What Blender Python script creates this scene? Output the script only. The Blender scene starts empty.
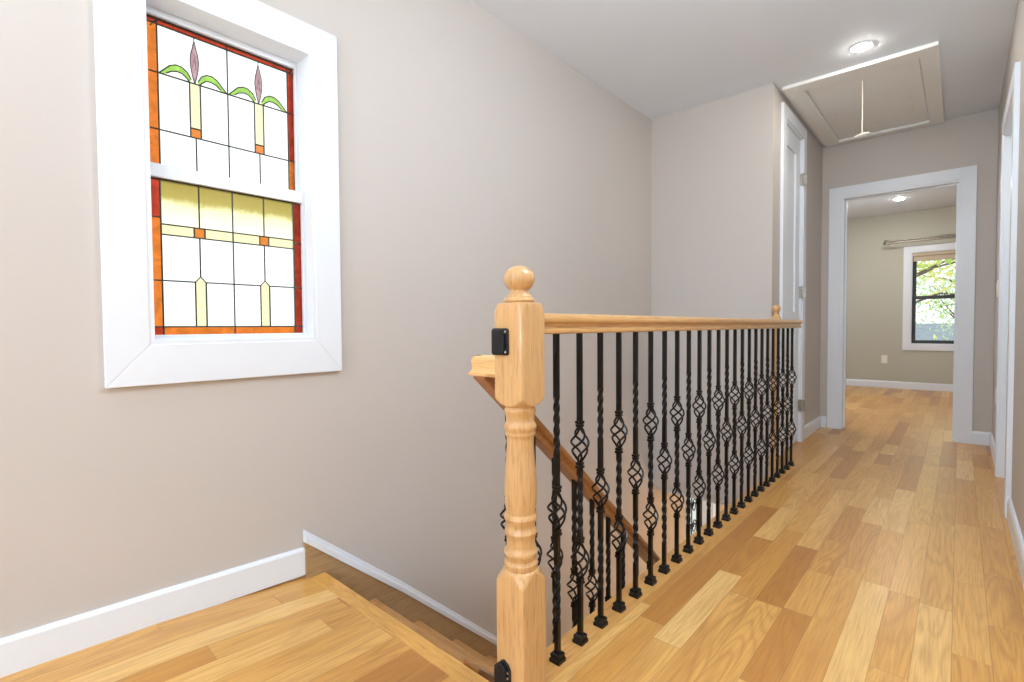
import bpy, bmesh, math, random
from mathutils import Vector, Matrix
random.seed(7)
S = bpy.context.scene
COL = S.collection
PI = math.pi

# ------------------------------------------------------------------ helpers
def tag(o, label=None, cat=None, group=None, kind=None):
    if label: o['label'] = label
    if cat: o['category'] = cat
    if group: o['group'] = group
    if kind: o['kind'] = kind
    return o

def empty(name, loc, label, cat, group=None):
    o = bpy.data.objects.new(name, None); COL.objects.link(o)
    o.empty_display_size = .05
    o.location = loc
    return tag(o, label, cat, group)

def obj(name, bm, mats, parent=None, smooth=False, bevel=0, segs=2):
    me = bpy.data.meshes.new(name)
    bmesh.ops.recalc_face_normals(bm, faces=bm.faces[:])
    bm.to_mesh(me); bm.free()
    if not isinstance(mats, (list, tuple)): mats = [mats]
    for m in mats: me.materials.append(m)
    if smooth:
        me.polygons.foreach_set('use_smooth', [True]*len(me.polygons))
        try: me.set_sharp_from_angle(angle=math.radians(smooth if smooth is not True else 40))
        except Exception: pass
    o = bpy.data.objects.new(name, me); COL.objects.link(o)
    if parent:
        o.parent = parent
        # geometry is written in world metres: cancel the parents' offset
        off = Vector((0, 0, 0)); p = parent
        while p: off += p.location; p = p.parent
        o.location = -off
    if bevel:
        md = o.modifiers.new('bevel', 'BEVEL'); md.width = bevel; md.segments = segs
        md.limit_method = 'ANGLE'; md.angle_limit = math.radians(40)
    return o

def struct(name, bm, mats, parent=None, **k):
    o = obj(name, bm, mats, parent, **k)
    if not parent: o['kind'] = 'structure'
    return o

def box(bm, x0, x1, y0, y1, z0, z1, mi=0):
    v = [bm.verts.new((x, y, z)) for x in (x0, x1) for y in (y0, y1) for z in (z0, z1)]
    for q in ((0,1,3,2),(4,6,7,5),(0,4,5,1),(2,3,7,6),(0,2,6,4),(1,5,7,3)):
        f = bm.faces.new([v[i] for i in q]); f.material_index = mi
    return v

def B(*boxes):
    bm = bmesh.new()
    for b in boxes: box(bm, *b)
    return bm

def prism(bm, pts, axis, a, b, mi=0):
    """extrude the 2D outline pts along axis from a to b. pts are the two other coords in order."""
    def mk(p, t):
        c = list(p); c.insert(axis, t); return bm.verts.new(c)
    A = [mk(p, a) for p in pts]; C = [mk(p, b) for p in pts]
    n = len(pts)
    for i in range(n):
        f = bm.faces.new((A[i], A[(i+1) % n], C[(i+1) % n], C[i])); f.material_index = mi
    f = bm.faces.new(A[::-1]); f.material_index = mi
    f = bm.faces.new(C); f.material_index = mi

def rings(bm, loops, closed_ends=True, mi=0):
    """skin between vertex loops (lists of coords)."""
    V = [[bm.verts.new(p) for p in L] for L in loops]
    n = len(V[0])
    for a, b in zip(V, V[1:]):
        for i in range(n):
            f = bm.faces.new((a[i], a[(i+1) % n], b[(i+1) % n], b[i])); f.material_index = mi
    if closed_ends:
        bm.faces.new(V[0][::-1]).material_index = mi; bm.faces.new(V[-1]).material_index = mi

def tube(bm, pts, r, n=8, mi=0):
    loops = []
    pts = [Vector(p) for p in pts]
    up = Vector((0, 0, 1)); prev = None
    for i, p in enumerate(pts):
        t = (pts[min(i+1, len(pts)-1)] - pts[max(i-1, 0)]).normalized()
        if prev is None:
            a = t.cross(Vector((.3, .9, .1))).normalized()
        else:
            a = (prev - t*prev.dot(t)).normalized()
        prev = a; b = t.cross(a)
        rr = r(i/(len(pts)-1)) if callable(r) else r
        loops.append([p + a*rr*math.cos(2*PI*k/n) + b*rr*math.sin(2*PI*k/n) for k in range(n)])
    rings(bm, loops, True, mi)

def lathe(bm, prof, cx, cy, n=32, mi=0):
    rings(bm, [[(cx+r*math.cos(2*PI*k/n), cy+r*math.sin(2*PI*k/n), z) for k in range(n)] for z, r in prof], True, mi)

def wall_bm(axis, at0, at1, u0, u1, z0, z1, holes=()):
    """slab normal to `axis` (0 or 1); holes = (ua, ub, za, zb); built of cells that share no visible seams"""
    bm = bmesh.new()
    us = sorted({u0, u1, *[h[0] for h in holes], *[h[1] for h in holes]})
    zs = sorted({z0, z1, *[h[2] for h in holes], *[h[3] for h in holes]})
    us = [u for u in us if u0 <= u <= u1]; zs = [z for z in zs if z0 <= z <= z1]
    solid = {}
    for i in range(len(us)-1):
        for j in range(len(zs)-1):
            um, zm = (us[i]+us[i+1])/2, (zs[j]+zs[j+1])/2
            solid[i, j] = not any(h[0] < um < h[1] and h[2] < zm < h[3] for h in holes)
    vc = {}
    def v(s, u, z):
        k = (s, u, z)
        if k not in vc:
            a = at1 if s else at0
            vc[k] = bm.verts.new((a, u, z) if axis == 0 else (u, a, z))
        return vc[k]
    for (i, j), ok in solid.items():
        if not ok: continue
        a, b, c, d = us[i], us[i+1], zs[j], zs[j+1]
        for s in (0, 1): bm.faces.new([v(s,a,c), v(s,b,c), v(s,b,d), v(s,a,d)])
        for (di, dj, p, q) in ((-1,0,(a,c),(a,d)), (1,0,(b,c),(b,d)), (0,-1,(a,c),(b,c)), (0,1,(a,d),(b,d))):
            if not solid.get((i+di, j+dj), False):
                bm.faces.new([v(0,*p), v(0,*q), v(1,*q), v(1,*p)])
    return bm

def link_copy(o, parent=None):
    c = o.copy(); COL.objects.link(c); c.parent = parent
    return c

# ------------------------------------------------------------------ materials
class NT:
    def __init__(s, name):
        s.m = bpy.data.materials.new(name); s.m.use_nodes = True
        s.t = s.m.node_tree; s.t.nodes.clear()
        s.out = s.n('ShaderNodeOutputMaterial')
    def n(s, typ, **k):
        nd = s.t.nodes.new(typ)
        for a, b in k.items(): setattr(nd, a, b)
        return nd
    def l(s, a, b): s.t.links.new(a, b)
    def val(s, sock, v):
        if isinstance(v, bpy.types.NodeSocket): s.l(v, sock)
        else: sock.default_value = v
    def math(s, op, a, b=0.0, c=None):
        nd = s.n('ShaderNodeMath', operation=op)
        s.val(nd.inputs[0], a); s.val(nd.inputs[1], b)
        if c is not None: s.val(nd.inputs[2], c)
        return nd.outputs[0]
    def mix(s, fac, a, b, blend='MIX'):
        nd = s.n('ShaderNodeMix', data_type='RGBA', blend_type=blend)
        s.val(nd.inputs[0], fac); s.val(nd.inputs[6], a); s.val(nd.inputs[7], b)
        return nd.outputs[2]
    def comb(s, x, y, z):
        nd = s.n('ShaderNodeCombineXYZ')
        for i, v in enumerate((x, y, z)): s.val(nd.inputs[i], v)
        return nd.outputs[0]
    def ramp(s, fac, stops, interp='LINEAR'):
        nd = s.n('ShaderNodeValToRGB'); e = nd.color_ramp; e.interpolation = interp
        while len(e.elements) < len(stops): e.elements.new(.5)
        for el, (p, c) in zip(e.elements, stops): el.position = p; el.color = c
        s.val(nd.inputs[0], fac); return nd.outputs[0]
    def noise(s, vec, scale, detail=3, rough=.5, dist=0, w=None):
        nd = s.n('ShaderNodeTexNoise')
        if w is not None: nd.noise_dimensions = '4D'; s.val(nd.inputs['W'], w)
        s.val(nd.inputs['Vector'], vec); nd.inputs['Scale'].default_value = scale
        nd.inputs['Detail'].default_value = detail; nd.inputs['Roughness'].default_value = rough
        nd.inputs['Distortion'].default_value = dist
        return nd.outputs[0]
    def bsdf(s, col, rough=.5, bump=None, bstr=.1, bdist=.002, **k):
        p = s.n('ShaderNodeBsdfPrincipled')
        s.val(p.inputs['Base Color'], col); s.val(p.inputs['Roughness'], rough)
        for a, b in k.items(): s.val(p.inputs[a.replace('_', ' ')], b)
        if bump is not None:
            bn = s.n('ShaderNodeBump'); bn.inputs['Strength'].default_value = bstr; bn.inputs['Distance'].default_value = bdist
            s.l(bump, bn.inputs['Height']); s.l(bn.outputs[0], p.inputs['Normal'])
        s.l(p.outputs[0], s.out.inputs[0]); return p

def sr(r, g, b):
    f = lambda c: (c/255/12.92) if c/255 <= .04045 else ((c/255+.055)/1.055)**2.4
    return (f(r), f(g), f(b), 1)

def paint(name, col, rough=.6, var=.03, scale=1.3, bump=.06):
    t = NT(name); tc = t.n('ShaderNodeTexCoord').outputs['Object']
    n1 = t.noise(tc, scale, 3)
    dark = tuple(c*(1-var) for c in col[:3])+(1,); lite = tuple(min(1, c*(1+var)) for c in col[:3])+(1,)
    c = t.ramp(n1, [(.3, dark), (.7, lite)])
    t.bsdf(c, rough, t.noise(tc, 260, 2), bump, .0008)
    return t.m

def wood(name, base, dark, axis=2, rough=.32, grain=1.0, seed=0.0):
    t = NT(name); tc = t.n('ShaderNodeTexCoord').outputs['Object']
    mp = t.n('ShaderNodeMapping'); t.l(tc, mp.inputs[0])
    sc = [1, 1, 1]; sc[axis] = .07; mp.inputs['Scale'].default_value = sc; mp.inputs['Location'].default_value = (seed, seed*.7, seed*.3)
    v = mp.outputs[0]
    big = t.noise(v, 14, 3, .55, 1.2)
    fine = t.noise(v, 160, 4, .65, .4)
    sep = t.math('PINGPONG', t.math('MULTIPLY', big, 9.0), .5)
    g = t.math('MULTIPLY', sep, 1.4)
    c = t.mix(t.math('MULTIPLY', t.math('SUBTRACT', 1.0, g), .55*grain), base, dark)
    c = t.mix(t.ramp(fine, [(.5, (0,0,0,1)), (.68, (1,1,1,1))]), c, tuple(x*.72 for x in dark[:3])+(1,))
    c2 = t.mix(.45, c, base)
    t.bsdf(c2, rough, fine, .12, .001, Coat_Weight=.15, Coat_Roughness=.2)
    return t.m

def floor_mat(name, axis_x=0, width=.082):
    """oak strip floor: boards run along Y; every board has its own tone and grain"""
    t = NT(name); tc = t.n('ShaderNodeTexCoord').outputs['Object']
    s = t.n('ShaderNodeSeparateXYZ'); t.l(tc, s.inputs[0])
    X, Y = s.outputs[0], s.outputs[1]
    if axis_x: X, Y = Y, X
    xs = t.math('DIVIDE', t.math('ADD', X, 20.013), width)
    col = t.math('FLOOR', xs)
    fx = t.math('FRACT', xs)
    def wn(a, b=0.0, c=0.0):
        nd = t.n('ShaderNodeTexWhiteNoise', noise_dimensions='3D'); t.l(t.comb(a, b, c), nd.inputs[0]); return nd
    r1 = wn(col, 3.3).outputs[0]; r2 = wn(col, 7.7).outputs[0]
    L = t.math('MULTIPLY_ADD', r2, .42, .38)
    # wobble the cell lengths so that boards in one row differ
    yy = t.math('ADD', t.math('MULTIPLY_ADD', r1, 9.0, 30.0), Y)
    yy = t.math('ADD', yy, t.math('MULTIPLY', t.math('SINE', t.math('MULTIPLY_ADD', Y, 2.9, t.math('MULTIPLY', r1, 40.0))), .13))
    ys = t.math('DIVIDE', yy, L)
    row = t.math('FLOOR', ys); fy = t.math('FRACT', ys)
    w = wn(col, row, 1.5); rnd = w.outputs[0]
    rnd2 = wn(col, row, 9.1).outputs[0]
    base = t.ramp(rnd, [(0, sr(182,124,58)), (.12, sr(198,142,70)), (.35, sr(209,154,78)), (.65, sr(216,163,86)), (.86, sr(225,176,100)), (1, sr(232,190,120))])
    # grain
    off = t.math('MULTIPLY', rnd2, 37.0)
    gv = t.comb(t.math('ADD', X, off), t.math('MULTIPLY', t.math('ADD', Y, off), .11), off)
    big = t.noise(gv, 9, 1.5, .45, .5)
    lines = t.math('PINGPONG', t.math('MULTIPLY', big, 15.0), .5)
    lines = t.math('POWER', t.math('MULTIPLY', lines, 2.0), 2.2)
    amt = t.math('MULTIPLY_ADD', rnd2, .55, .15)
    c = t.mix(t.math('MULTIPLY', lines, amt), base, t.mix(.6, base, sr(150,92,44)))
    fine = t.noise(t.comb(X, t.math('MULTIPLY', Y, .03), off), 210, 3, .6, .2)
    c = t.mix(t.ramp(fine, [(.44, (0,0,0,1)), (.74, (.62,.62,.62,1))]), c, t.mix(.62, base, sr(140,84,36)))
    broad = t.noise(gv, 5, 3, .6, .5)
    c = t.mix(t.ramp(broad, [(.54, (0,0,0,1)), (.74, (.6,.6,.6,1))]), c, sr(168,108,52))
    # mineral streaks / knots
    kn = t.noise(t.comb(t.math('MULTIPLY', X, 1.0), t.math('MULTIPLY', Y, .35), 4.0), 6.5, 2, .5, .6)
    c = t.mix(t.ramp(kn, [(.735, (0,0,0,1)), (.80, (.8,.8,.8,1))]), c, sr(120,70,36))
    # joints
    ex = t.math('MINIMUM', fx, t.math('SUBTRACT', 1.0, fx))
    ey = t.math('MULTIPLY', t.math('MINIMUM', fy, t.math('SUBTRACT', 1.0, fy)), t.math('DIVIDE', L, width))
    e = t.math('MINIMUM', ex, ey)
    joint = t.ramp(e, [(.004, (1,1,1,1)), (.016, (0,0,0,1))])
    c = t.mix(t.math('MULTIPLY', joint, .5), c, sr(112,70,36))
    t.bsdf(c, .33, t.math('SUBTRACT', fine, t.math('MULTIPLY', joint, 2.0)), .12, .0008, Coat_Weight=.12, Coat_Roughness=.22)
    return t.m

def metal(name, col, rough, met=1.0):
    t = NT(name); tc = t.n('ShaderNodeTexCoord').outputs['Object']
    n = t.noise(tc, 90, 3)
    c = t.ramp(n, [(.35, tuple(x*.8 for x in col[:3])+(1,)), (.7, tuple(min(1, x*1.25) for x in col[:3])+(1,))])
    t.bsdf(c, rough, n, .15, .0005, Metallic=met, Specular_IOR_Level=(.28 if met == 0 else .5)); return t.m

def emis(name, col, strength):
    t = NT(name); e = t.n('ShaderNodeEmission'); e.inputs[0].default_value = col; e.inputs[1].default_value = strength
    t.l(e.outputs[0], t.out.inputs[0]); return t.m

def glass_tint(name, col, var=.12, scale=30, trans=.85):
    """art glass: light from outdoors comes through it tinted"""
    t = NT(name); tc = t.n('ShaderNodeTexCoord').outputs['Object']
    n = t.noise(tc, scale, 4, .6, .8)
    col = tuple(x**.5 for x in col[:3])
    c = t.ramp(n, [(.3, tuple(x*(1-var) for x in col)+(1,)), (.7, tuple(min(1, x*(1+var*.5)) for x in col)+(1,))])
    if name == 'glass_amber':   # amber sheets; shade of the sash rail behind painted in as a darker top
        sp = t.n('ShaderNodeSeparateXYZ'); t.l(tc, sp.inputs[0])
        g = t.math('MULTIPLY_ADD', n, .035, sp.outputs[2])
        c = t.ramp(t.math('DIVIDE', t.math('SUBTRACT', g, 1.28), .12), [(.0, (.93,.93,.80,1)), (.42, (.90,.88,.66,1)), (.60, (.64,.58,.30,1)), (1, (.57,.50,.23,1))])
    tr = t.n('ShaderNodeBsdfTransparent'); t.l(c, tr.inputs[0])
    gl = t.n('ShaderNodeBsdfGlossy'); gl.inputs['Roughness'].default_value = .3; gl.inputs[0].default_value = (1,1,1,1)
    mx = t.n('ShaderNodeMixShader'); mx.inputs[0].default_value = .006
    t.l(tr.outputs[0], mx.inputs[1]); t.l(gl.outputs[0], mx.inputs[2]); t.l(mx.outputs[0], t.out.inputs[0])
    return t.m

M = {}
M['wall'] = paint('greige_wall_paint', sr(196,190,184), .55, .012)
M['room_wall'] = paint('grey_room_paint', sr(184,184,170), .55, .012)
M['ceil'] = paint('ceiling_paint', sr(228,237,247), .7, .01)
M['hatch'] = paint('hatch_paint', sr(236,238,236), .6, .01)
M['white'] = paint('white_trim_paint', sr(228,235,243), .32, .01, 2, .02)
M['floor'] = floor_mat('oak_strip_floor')
M['board_x'] = wood('oak_nosing_across', sr(224,172,92), sr(168,106,42), 0, .33, 1.2, 3)
M['board_y'] = wood('oak_nosing_along', sr(218,166,96), sr(172,112,50), 1, .33, .8, 5)
M['newel'] = wood('pale_oak_upright', sr(214,172,118), sr(170,122,70), 2, .3, .9, 1)
M['rail_y'] = wood('pale_oak_rail', sr(214,168,108), sr(168,116,60), 1, .28, .8, 2)
M['rail_x'] = wood('pale_oak_return', sr(230,188,126), sr(184,130,74), 0, .28, .6, 4)
M['stair_rail'] = wood('brown_oak_rail', sr(176,122,72), sr(120,76,40), 1, .3, .9, 6)
M['tread'] = wood('oak_tread', sr(206,154,92), sr(156,104,56), 0, .35, 1, 8)
M['skirt'] = wood('brown_stained_skirt', sr(176,146,106), sr(130,100,66), 1, .4, .8, 9)
M['iron'] = metal('black_wrought_iron', (.0045,.0038,.0035,1), .30, .0)
M['blackplastic'] = metal('black_plastic', (.012,.013,.016,1), .25, 0)
M['nickel'] = metal('brushed_nickel', (.42,.40,.37,1), .35, 1)
M['screw'] = metal('bright_screw', (.8,.8,.8,1), .25, 1)
M['blackframe'] = paint('black_window_frame', (.022,.023,.024,1), .35, .05)
M['shade'] = paint('beige_shade_fabric', sr(196,182,158), .8, .04, 40)
M['plastic'] = paint('ivory_plastic', sr(236,232,222), .35, .01)
M['cord'] = paint('white_cord', sr(238,232,218), .7, .02)
M['lead'] = metal('lead_came', (.05,.048,.04,1), .45, .6)
M['lamp'] = emis('lamp_diffuser', (1,.93,.82,1), 14)
M['exterior'] = paint('exterior_render', sr(214,214,210), .8, .05)
def gm(n, c, **k): M[n] = glass_tint('glass_'+n, c, **k)
gm('clear', (.90,.92,.88,1), var=.02)
gm('orange', (.60,.165,.025,1), var=.16, scale=26)
gm('red', (.40,.045,.02,1), var=.22, scale=22)
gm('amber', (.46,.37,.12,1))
gm('cream', (.78,.74,.42,1), var=.05)
gm('green', (.30,.52,.10,1), var=.2, scale=40)
gm('pink', (.42,.26,.27,1), var=.2, scale=30)
gm('square', (.60,.19,.03,1), var=.08)
gm('pane', (.94,.97,.96,1), var=.01)

# ------------------------------------------------------------------ key dimensions (metres; hall floor = 0, eye = 0.92)
XW, XB, XC, XR = -1.793, -.81, -.932, .19
YE, YF, YB, YS = 3.615, 5.18, 9.0, -4.6
ZC, ZL = 2.51, -2.66          # ceiling, lower storey floor
XBIG = 1.7                    # wide part of the landing beside and behind the camera

# ------------------------------------------------------------------ shell
W1 = (.372, .885, .875, 1.93)           # stained glass window opening (Y, Z)
W3 = (4.33, 4.95, -1.45, -.54)          # stair-hall window one storey down
struct('wall_left', wall_bm(0, XW-.16, XW, YS, 8.2, ZL, ZC, (W1, W3)), M['wall'])
struct('wall_stair_end', wall_bm(1, YE, YE+.1, XW, XC, -.34, ZC), M['wall'])
CD = (3.885, 4.40, 0, 2.36)             # closet door opening
struct('wall_stair_header', B((XC, -.86, YE, YE+.1, -.34, -.001), (-.86, -.775, YE, YE+.1, -.34, -.001)), M['wall'])
struct('wall_closet', wall_bm(0, XC-.1, XC, YE+.1, YF, 0, ZC, (CD,)), M['wall'])
FD = (-.775, 0.0, 0, 2.03)              # bedroom door opening
struct('wall_far', wall_bm(1, YF, YF+.12, -2.6, 1.7, 0, ZC, (FD,)), M['wall'])
RD = (3.37, 4.15, 0, 2.035)             # right-hand door opening
struct('wall_right', wall_bm(0, XR, XR+.12, 1.9, YF, 0, ZC, (RD,)), M['wall'])
struct('wall_right_return', B((XR+.12, XBIG, 1.9, 2.02, 0, ZC)), M['wall'])
struct('wall_right_rear', B((XBIG, XBIG+.1, YS, 2.02, 0, ZC)), M['wall'])
struct('wall_back', B((XW, XBIG, YS-.1, YS, 0, ZC)), M['wall'])
struct('ceiling', B((XW-.16, XBIG+.1, YS-.1, YF+.12, ZC, ZC+.1)), M['ceil'])
# bedroom
W2 = (-.52, .34, .64, 1.93)
struct('wall_bedroom_far', wall_bm(1, YB, YB+.16, -2.6, 1.7, 0, ZC, (W2,)), M['room_wall'])
struct('wall_bedroom_left', B((-2.7, -2.6, YF+.12, YB+.16, 0, ZC)), M['room_wall'])
struct('wall_bedroom_right', B((1.7, 1.8, YF+.12, YB+.16, 0, ZC)), M['room_wall'])
struct('ceiling_bedroom', B((-2.7, 1.8, YF+.12, YB+.16, ZC, ZC+.1)), M['ceil'])
# lower storey seen through the stair well
struct('floor_lower', B((XW, XR+.12, .9, 8.2, ZL-.1, ZL)), M['floor'])
struct('wall_lower_end', B((XW, XR+.12, 8.2, 8.3, ZL, -.34)), M['wall'])
struct('wall_lower_right', B((XR, XR+.1, .9, 8.2, ZL, -.34)), M['wall'])
struct('wall_lower_front', B((XW, XR, .8, .9, ZL, -.34)), M['wall'])
struct('ceiling_lower', B((XW, XC, YE+.1, 8.2, -.40, -.34), (XC, XR, YE+.1, 8.2, -.40, -.34), (-.78, XR, .9, YE+.1, -.40, -.34)), M['ceil'])

# floor: the old landing climbs slightly towards the outside wall
def lift(x, y):
    a = min(1, max(0, (.84-y)/.84)); b = min(1, max(0, (-.95-x)/.75)); b = b*b*(3-2*b)
    return (.018 + .032*a)*b if y < .84 else 0.0
bm = bmesh.new()
def slab(x0, x1, y0, y1, nx, ny, f=lambda x, y: 0):
    top = [[bm.verts.new((x0+(x1-x0)*i/nx, y0+(y1-y0)*j/ny, f(x0+(x1-x0)*i/nx, y0+(y1-y0)*j/ny))) for j in range(ny+1)] for i in range(nx+1)]
    for i in range(nx):
        for j in range(ny): bm.faces.new((top[i][j], top[i+1][j], top[i+1][j+1], top[i][j+1]))
    for s in ((0,0),(nx,ny)):
        pass
    b = [bm.verts.new((x, y, -.2)) for x, y in ((x0,y0),(x1,y0),(x1,y1),(x0,y1))]
    bm.faces.new(b[::-1])
    def skirt(edge, p, q):
        bm.faces.new([p] + edge + [q])
    skirt([top[i][0] for i in range(nx+1)], b[0], b[1])
    skirt([top[nx][j] for j in range(ny+1)], b[1], b[2])
    skirt([top[i][ny] for i in range(nx, -1, -1)], b[2], b[3])
    skirt([top[0][j] for j in range(ny, -1, -1)], b[3], b[0])
slab(XW, -.775, YS, .84, 14, 12, lift)
slab(-.775, XBIG, YS, 1.9, 1, 1)
slab(-.775, XR+.12, 1.9, YF, 1, 1)
slab(XC-.8, -.775, YE+.1, YF, 1, 1)
slab(-2.6, 1.7, YF, YB, 1, 1)
slab(XC-.001, -.775, YE+.002, YE+.1, 1, 1)
struct('floor', bm, M['floor'])
# edge boards round the stair well, each one piece
bm = bmesh.new()
prism(bm, [(-.865,.000),(-.870,-.006),(-.872,-.014),(-.868,-.024),(-.860,-.028),(-.775,-.028),(-.775,.0)], 1, .90, YE)
struct('trim_1', bm, M['board_y'])
tag(bpy.data.objects['trim_1'], 'straight oak nosing board along the hall edge, the row of iron balusters stands on it')
bm = bmesh.new()
nose = [(.84,.0),(.895,.0),(.901,-.006),(.902,-.014),(.898,-.024),(.89,-.028),(.84,-.028)]
prism(bm, nose, 0, -1.768, -.775)
struct('trim_2', bm, M['board_x'])
tag(bpy.data.objects['trim_2'], 'oak nosing board with wavy grain at the top of the stairs')
struct('trim_3', B((-.86, -.775, .9, YE, -.36, -.028)), M['white'])
struct('trim_4', B((-1.765, -.775, .84, .884, -.36, -.028)), M['white'])

# ------------------------------------------------------------------ baseboards
def baseboard(name, axis, face, u0, u1, out, h=.10, t=.014, z0=0.0):
    bm = bmesh.new()
    pr = [(0,z0),(t,z0),(t,z0+h-.016),(t*.72,z0+h-.007),(t*.72,z0+h-.003),(t*.45,z0+h),(0,z0+h)]
    pts = [(face+out*p, z) for p, z in pr]
    if axis == 1: prism(bm, pts, 1, u0, u1)      # runs along Y, pts=(x,z)
    else: prism(bm, pts, 0, u0, u1)              # runs along X, pts=(y,z)
    return struct(name, bm, M['white'])
bm = bmesh.new()   # left wall: follows the tilted landing
loops = []
for k in range(13):
    y = YS + (.826-YS)*k/12
    y2 = max(y, 0)
    zt = .112 + .032*(.826-y2)/.826
    zb = lift(XW, y)-.006
    t = .014
    loops.append([(XW, y, zb), (XW+t, y, zb), (XW+t, y, zt-.010), (XW+t*.7, y, zt-.003), (XW+t*.45, y, zt), (XW, y, zt)])
rings(bm, loops)
struct('baseboard_left', bm, M['white'])
baseboard('baseboard_closet', 1, XC, 4.505, YF, 1)
baseboard('baseboard_far_left', 0, YF, XC+.014, -.877, -1)
baseboard('baseboard_far_right', 0, YF, .075, XR, -1)
baseboard('baseboard_right', 1, XR, 1.9, 3.282, -1)
baseboard('baseboard_right_far', 1, XR, 4.24, YF-.014, -1)
baseboard('baseboard_bedroom', 0, YB, -2.6, 1.7, -1)
baseboard('baseboard_back', 0, YS, XW+.014, XBIG, 1)

# ------------------------------------------------------------------ stair skirt: brown board with white cap
def cap_z(y):
    return .179 - .842*(y-.826) if y < 1.25 else -.178 - .893*(y-1.25)
ys = [.826, .86, 1.05, 1.25, 1.6, 2.2, 2.9, 3.6, 3.95]
bm = bmesh.new(); loops = []
for y in ys:
    z = cap_z(y); x = XW
    loops.append([(x,y,z),(x+.010,y,z),(x+.014,y,z-.006),(x+.014,y,z-.012),(x+.022,y,z-.018),(x+.027,y,z-.026),(x+.027,y,z-.046),(x,y,z-.046)])
rings(bm, loops)
sk = struct('trim_5', bm, M['white'])
tag(sk, 'white moulded cap running down the wall beside the stairs')
bm = bmesh.new(); loops = []
for y in ys:
    z = cap_z(y)-.046
    zl = max(z-.42, ZL)
    if y < .9: zl = -.15
    loops.append([(XW,y,z),(XW+.022,y,z),(XW+.022,y,zl),(XW,y,zl)])
rings(bm, loops)
o = struct('trim_6', bm, M['skirt']); tag(o, 'brown skirtboard under the white cap beside the stair treads')

# ------------------------------------------------------------------ staircase
st = empty('staircase', (-1.3, .9, ZL), 'oak staircase going down between the greige wall and the iron balusters', 'staircase')
RUN, RISE = .22, .19
for k in range(1, 14):
    z = -RISE*k; y1 = .895+RUN*k; y0 = y1-RUN-.02
    bm = bmesh.new()
    prism(bm, [(y0, z), (y1-.008, z), (y1, z-.006), (y1+.001, z-.014), (y1-.004, z-.024), (y1-.012, z-.028), (y0, z-.028)], 0, XW+.022, -.875)
    obj('tread', bm, M['tread'], st, smooth=30)
    obj('riser', B((XW+.022, -.875, y0+.005, y0+.02, z, z+RISE-.028)), M['white'], st)
bm = bmesh.new()
# closed string under the stair handrail
SX = -.975
def rail_top(y): return .845-.873*(y-.95)
prism(bm, [(.905, rail_top(.905)-.88), (3.75, rail_top(3.75)-.88), (3.75, max(ZL, rail_top(3.75)-1.2)), (.905, rail_top(.905)-1.2)], 0, SX-.03, SX+.03)
obj('stringer', bm, M['stair_rail'], st)

# ------------------------------------------------------------------ newel post (square blocks melting into turnings)
def superloop(z, R, w, ch, cx, cy, n=64):
    L = []
    for k in range(n):
        a = 2*PI*k/n + PI/n*0
        sq = w/max(abs(math.cos(a)), abs(math.sin(a)))
        oc = (2*w-ch)/(abs(math.cos(a))+abs(math.sin(a)))
        r = min(sq, oc, R)
        L.append((cx+r*math.cos(a), cy+r*math.sin(a), z))
    return L
NX, NY, NW = -.814, .9305, .0460
def newel_prof():
    Z = lambda y: .728-(y-404)*.00251
    P = [(-.02, 1), (.14, 1)]
    big = 1.0
    P = [(-.02, big), (Z(582), big), (Z(580), NW*1.38), (Z(577), NW*1.26), (Z(574), NW*1.14), (Z(571), NW*1.03), (Z(569), NW*.96), (Z(568), 0.0407),
         (Z(566.5), 0.0414), (Z(564.5), 0.0425), (Z(562), 0.0424), (Z(560.5), 0.0385), (Z(559), 0.0366), (Z(556.5), 0.0375), (Z(554.5), 0.0399), (Z(552.8), 0.0425), (Z(550.5), 0.0425), (Z(549), 0.0392),
         (Z(547.5), 0.0366), (Z(545), 0.0357), (Z(538), 0.0360), (Z(535), 0.0375), (Z(533), 0.0404), (Z(531), 0.0414), (Z(529), 0.0395), (Z(527), 0.0363), (Z(524.5), 0.0357), (Z(521.5), 0.0378),
         (Z(519), 0.0410), (Z(516.8), 0.0425), (Z(514.6), 0.0410), (Z(512.8), 0.0375), (Z(510.5), 0.0366), (Z(507), 0.0384), (Z(503), .0396), (Z(497), .0406), (Z(490), .0408), (Z(482), .0402),
         (Z(472), .0388), (Z(462), .0368), (Z(452), .0350), (Z(444), .0340), (Z(439.5), 0.0342), (Z(437.5), 0.0340), (Z(435.5), 0.0363), (Z(433.5), 0.0381), (Z(431.5), 0.0372), (Z(430), 0.0375),
         (Z(428), 0.0404), (Z(426), 0.0413), (Z(424), 0.0401), (Z(422.3), 0.0369), (Z(420), 0.0352), (Z(416.5), 0.0357), (Z(413.5), 0.0375), (Z(411.5), 0.0398), (Z(409.5), 0.0401), (Z(408), 0.0375),
         (Z(406.6), 0.0366), (Z(405.4), 0.0389), (Z(404.4), NW*1.0), (Z(402.6), NW*1.12), (Z(400), NW*1.26), (Z(397.5), NW*1.38), (Z(396), big)]
    return P
nr = empty('hall_balustrade', (-.81, 2.35, 0), 'hall guard railing with oak top rail, big turned newel and twisted black iron balusters', 'railing')
def smooth_prof(P, big=.5):
    out = []
    for (z0, r0), (z1, r1) in zip(P, P[1:]):
        n = 3 if abs(z1-z0) < .02 and r0 < .2 and r1 < .2 else 1
        for k in range(n): out.append((z0+(z1-z0)*k/n, r0+(r1-r0)*k/n))
    return out + [P[-1]]
bm = bmesh.new()
P = newel_prof()
loops = [superloop(z, r, NW, .004, NX, NY) for z, r in P]
for z, s in ((.958, 1.0), (.971, .995), (.977, .965), (.979, .90), (.979, .5)):
    loops.append(superloop(z, 1, NW*s, .012 if z > .96 else .004, NX, NY))
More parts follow.
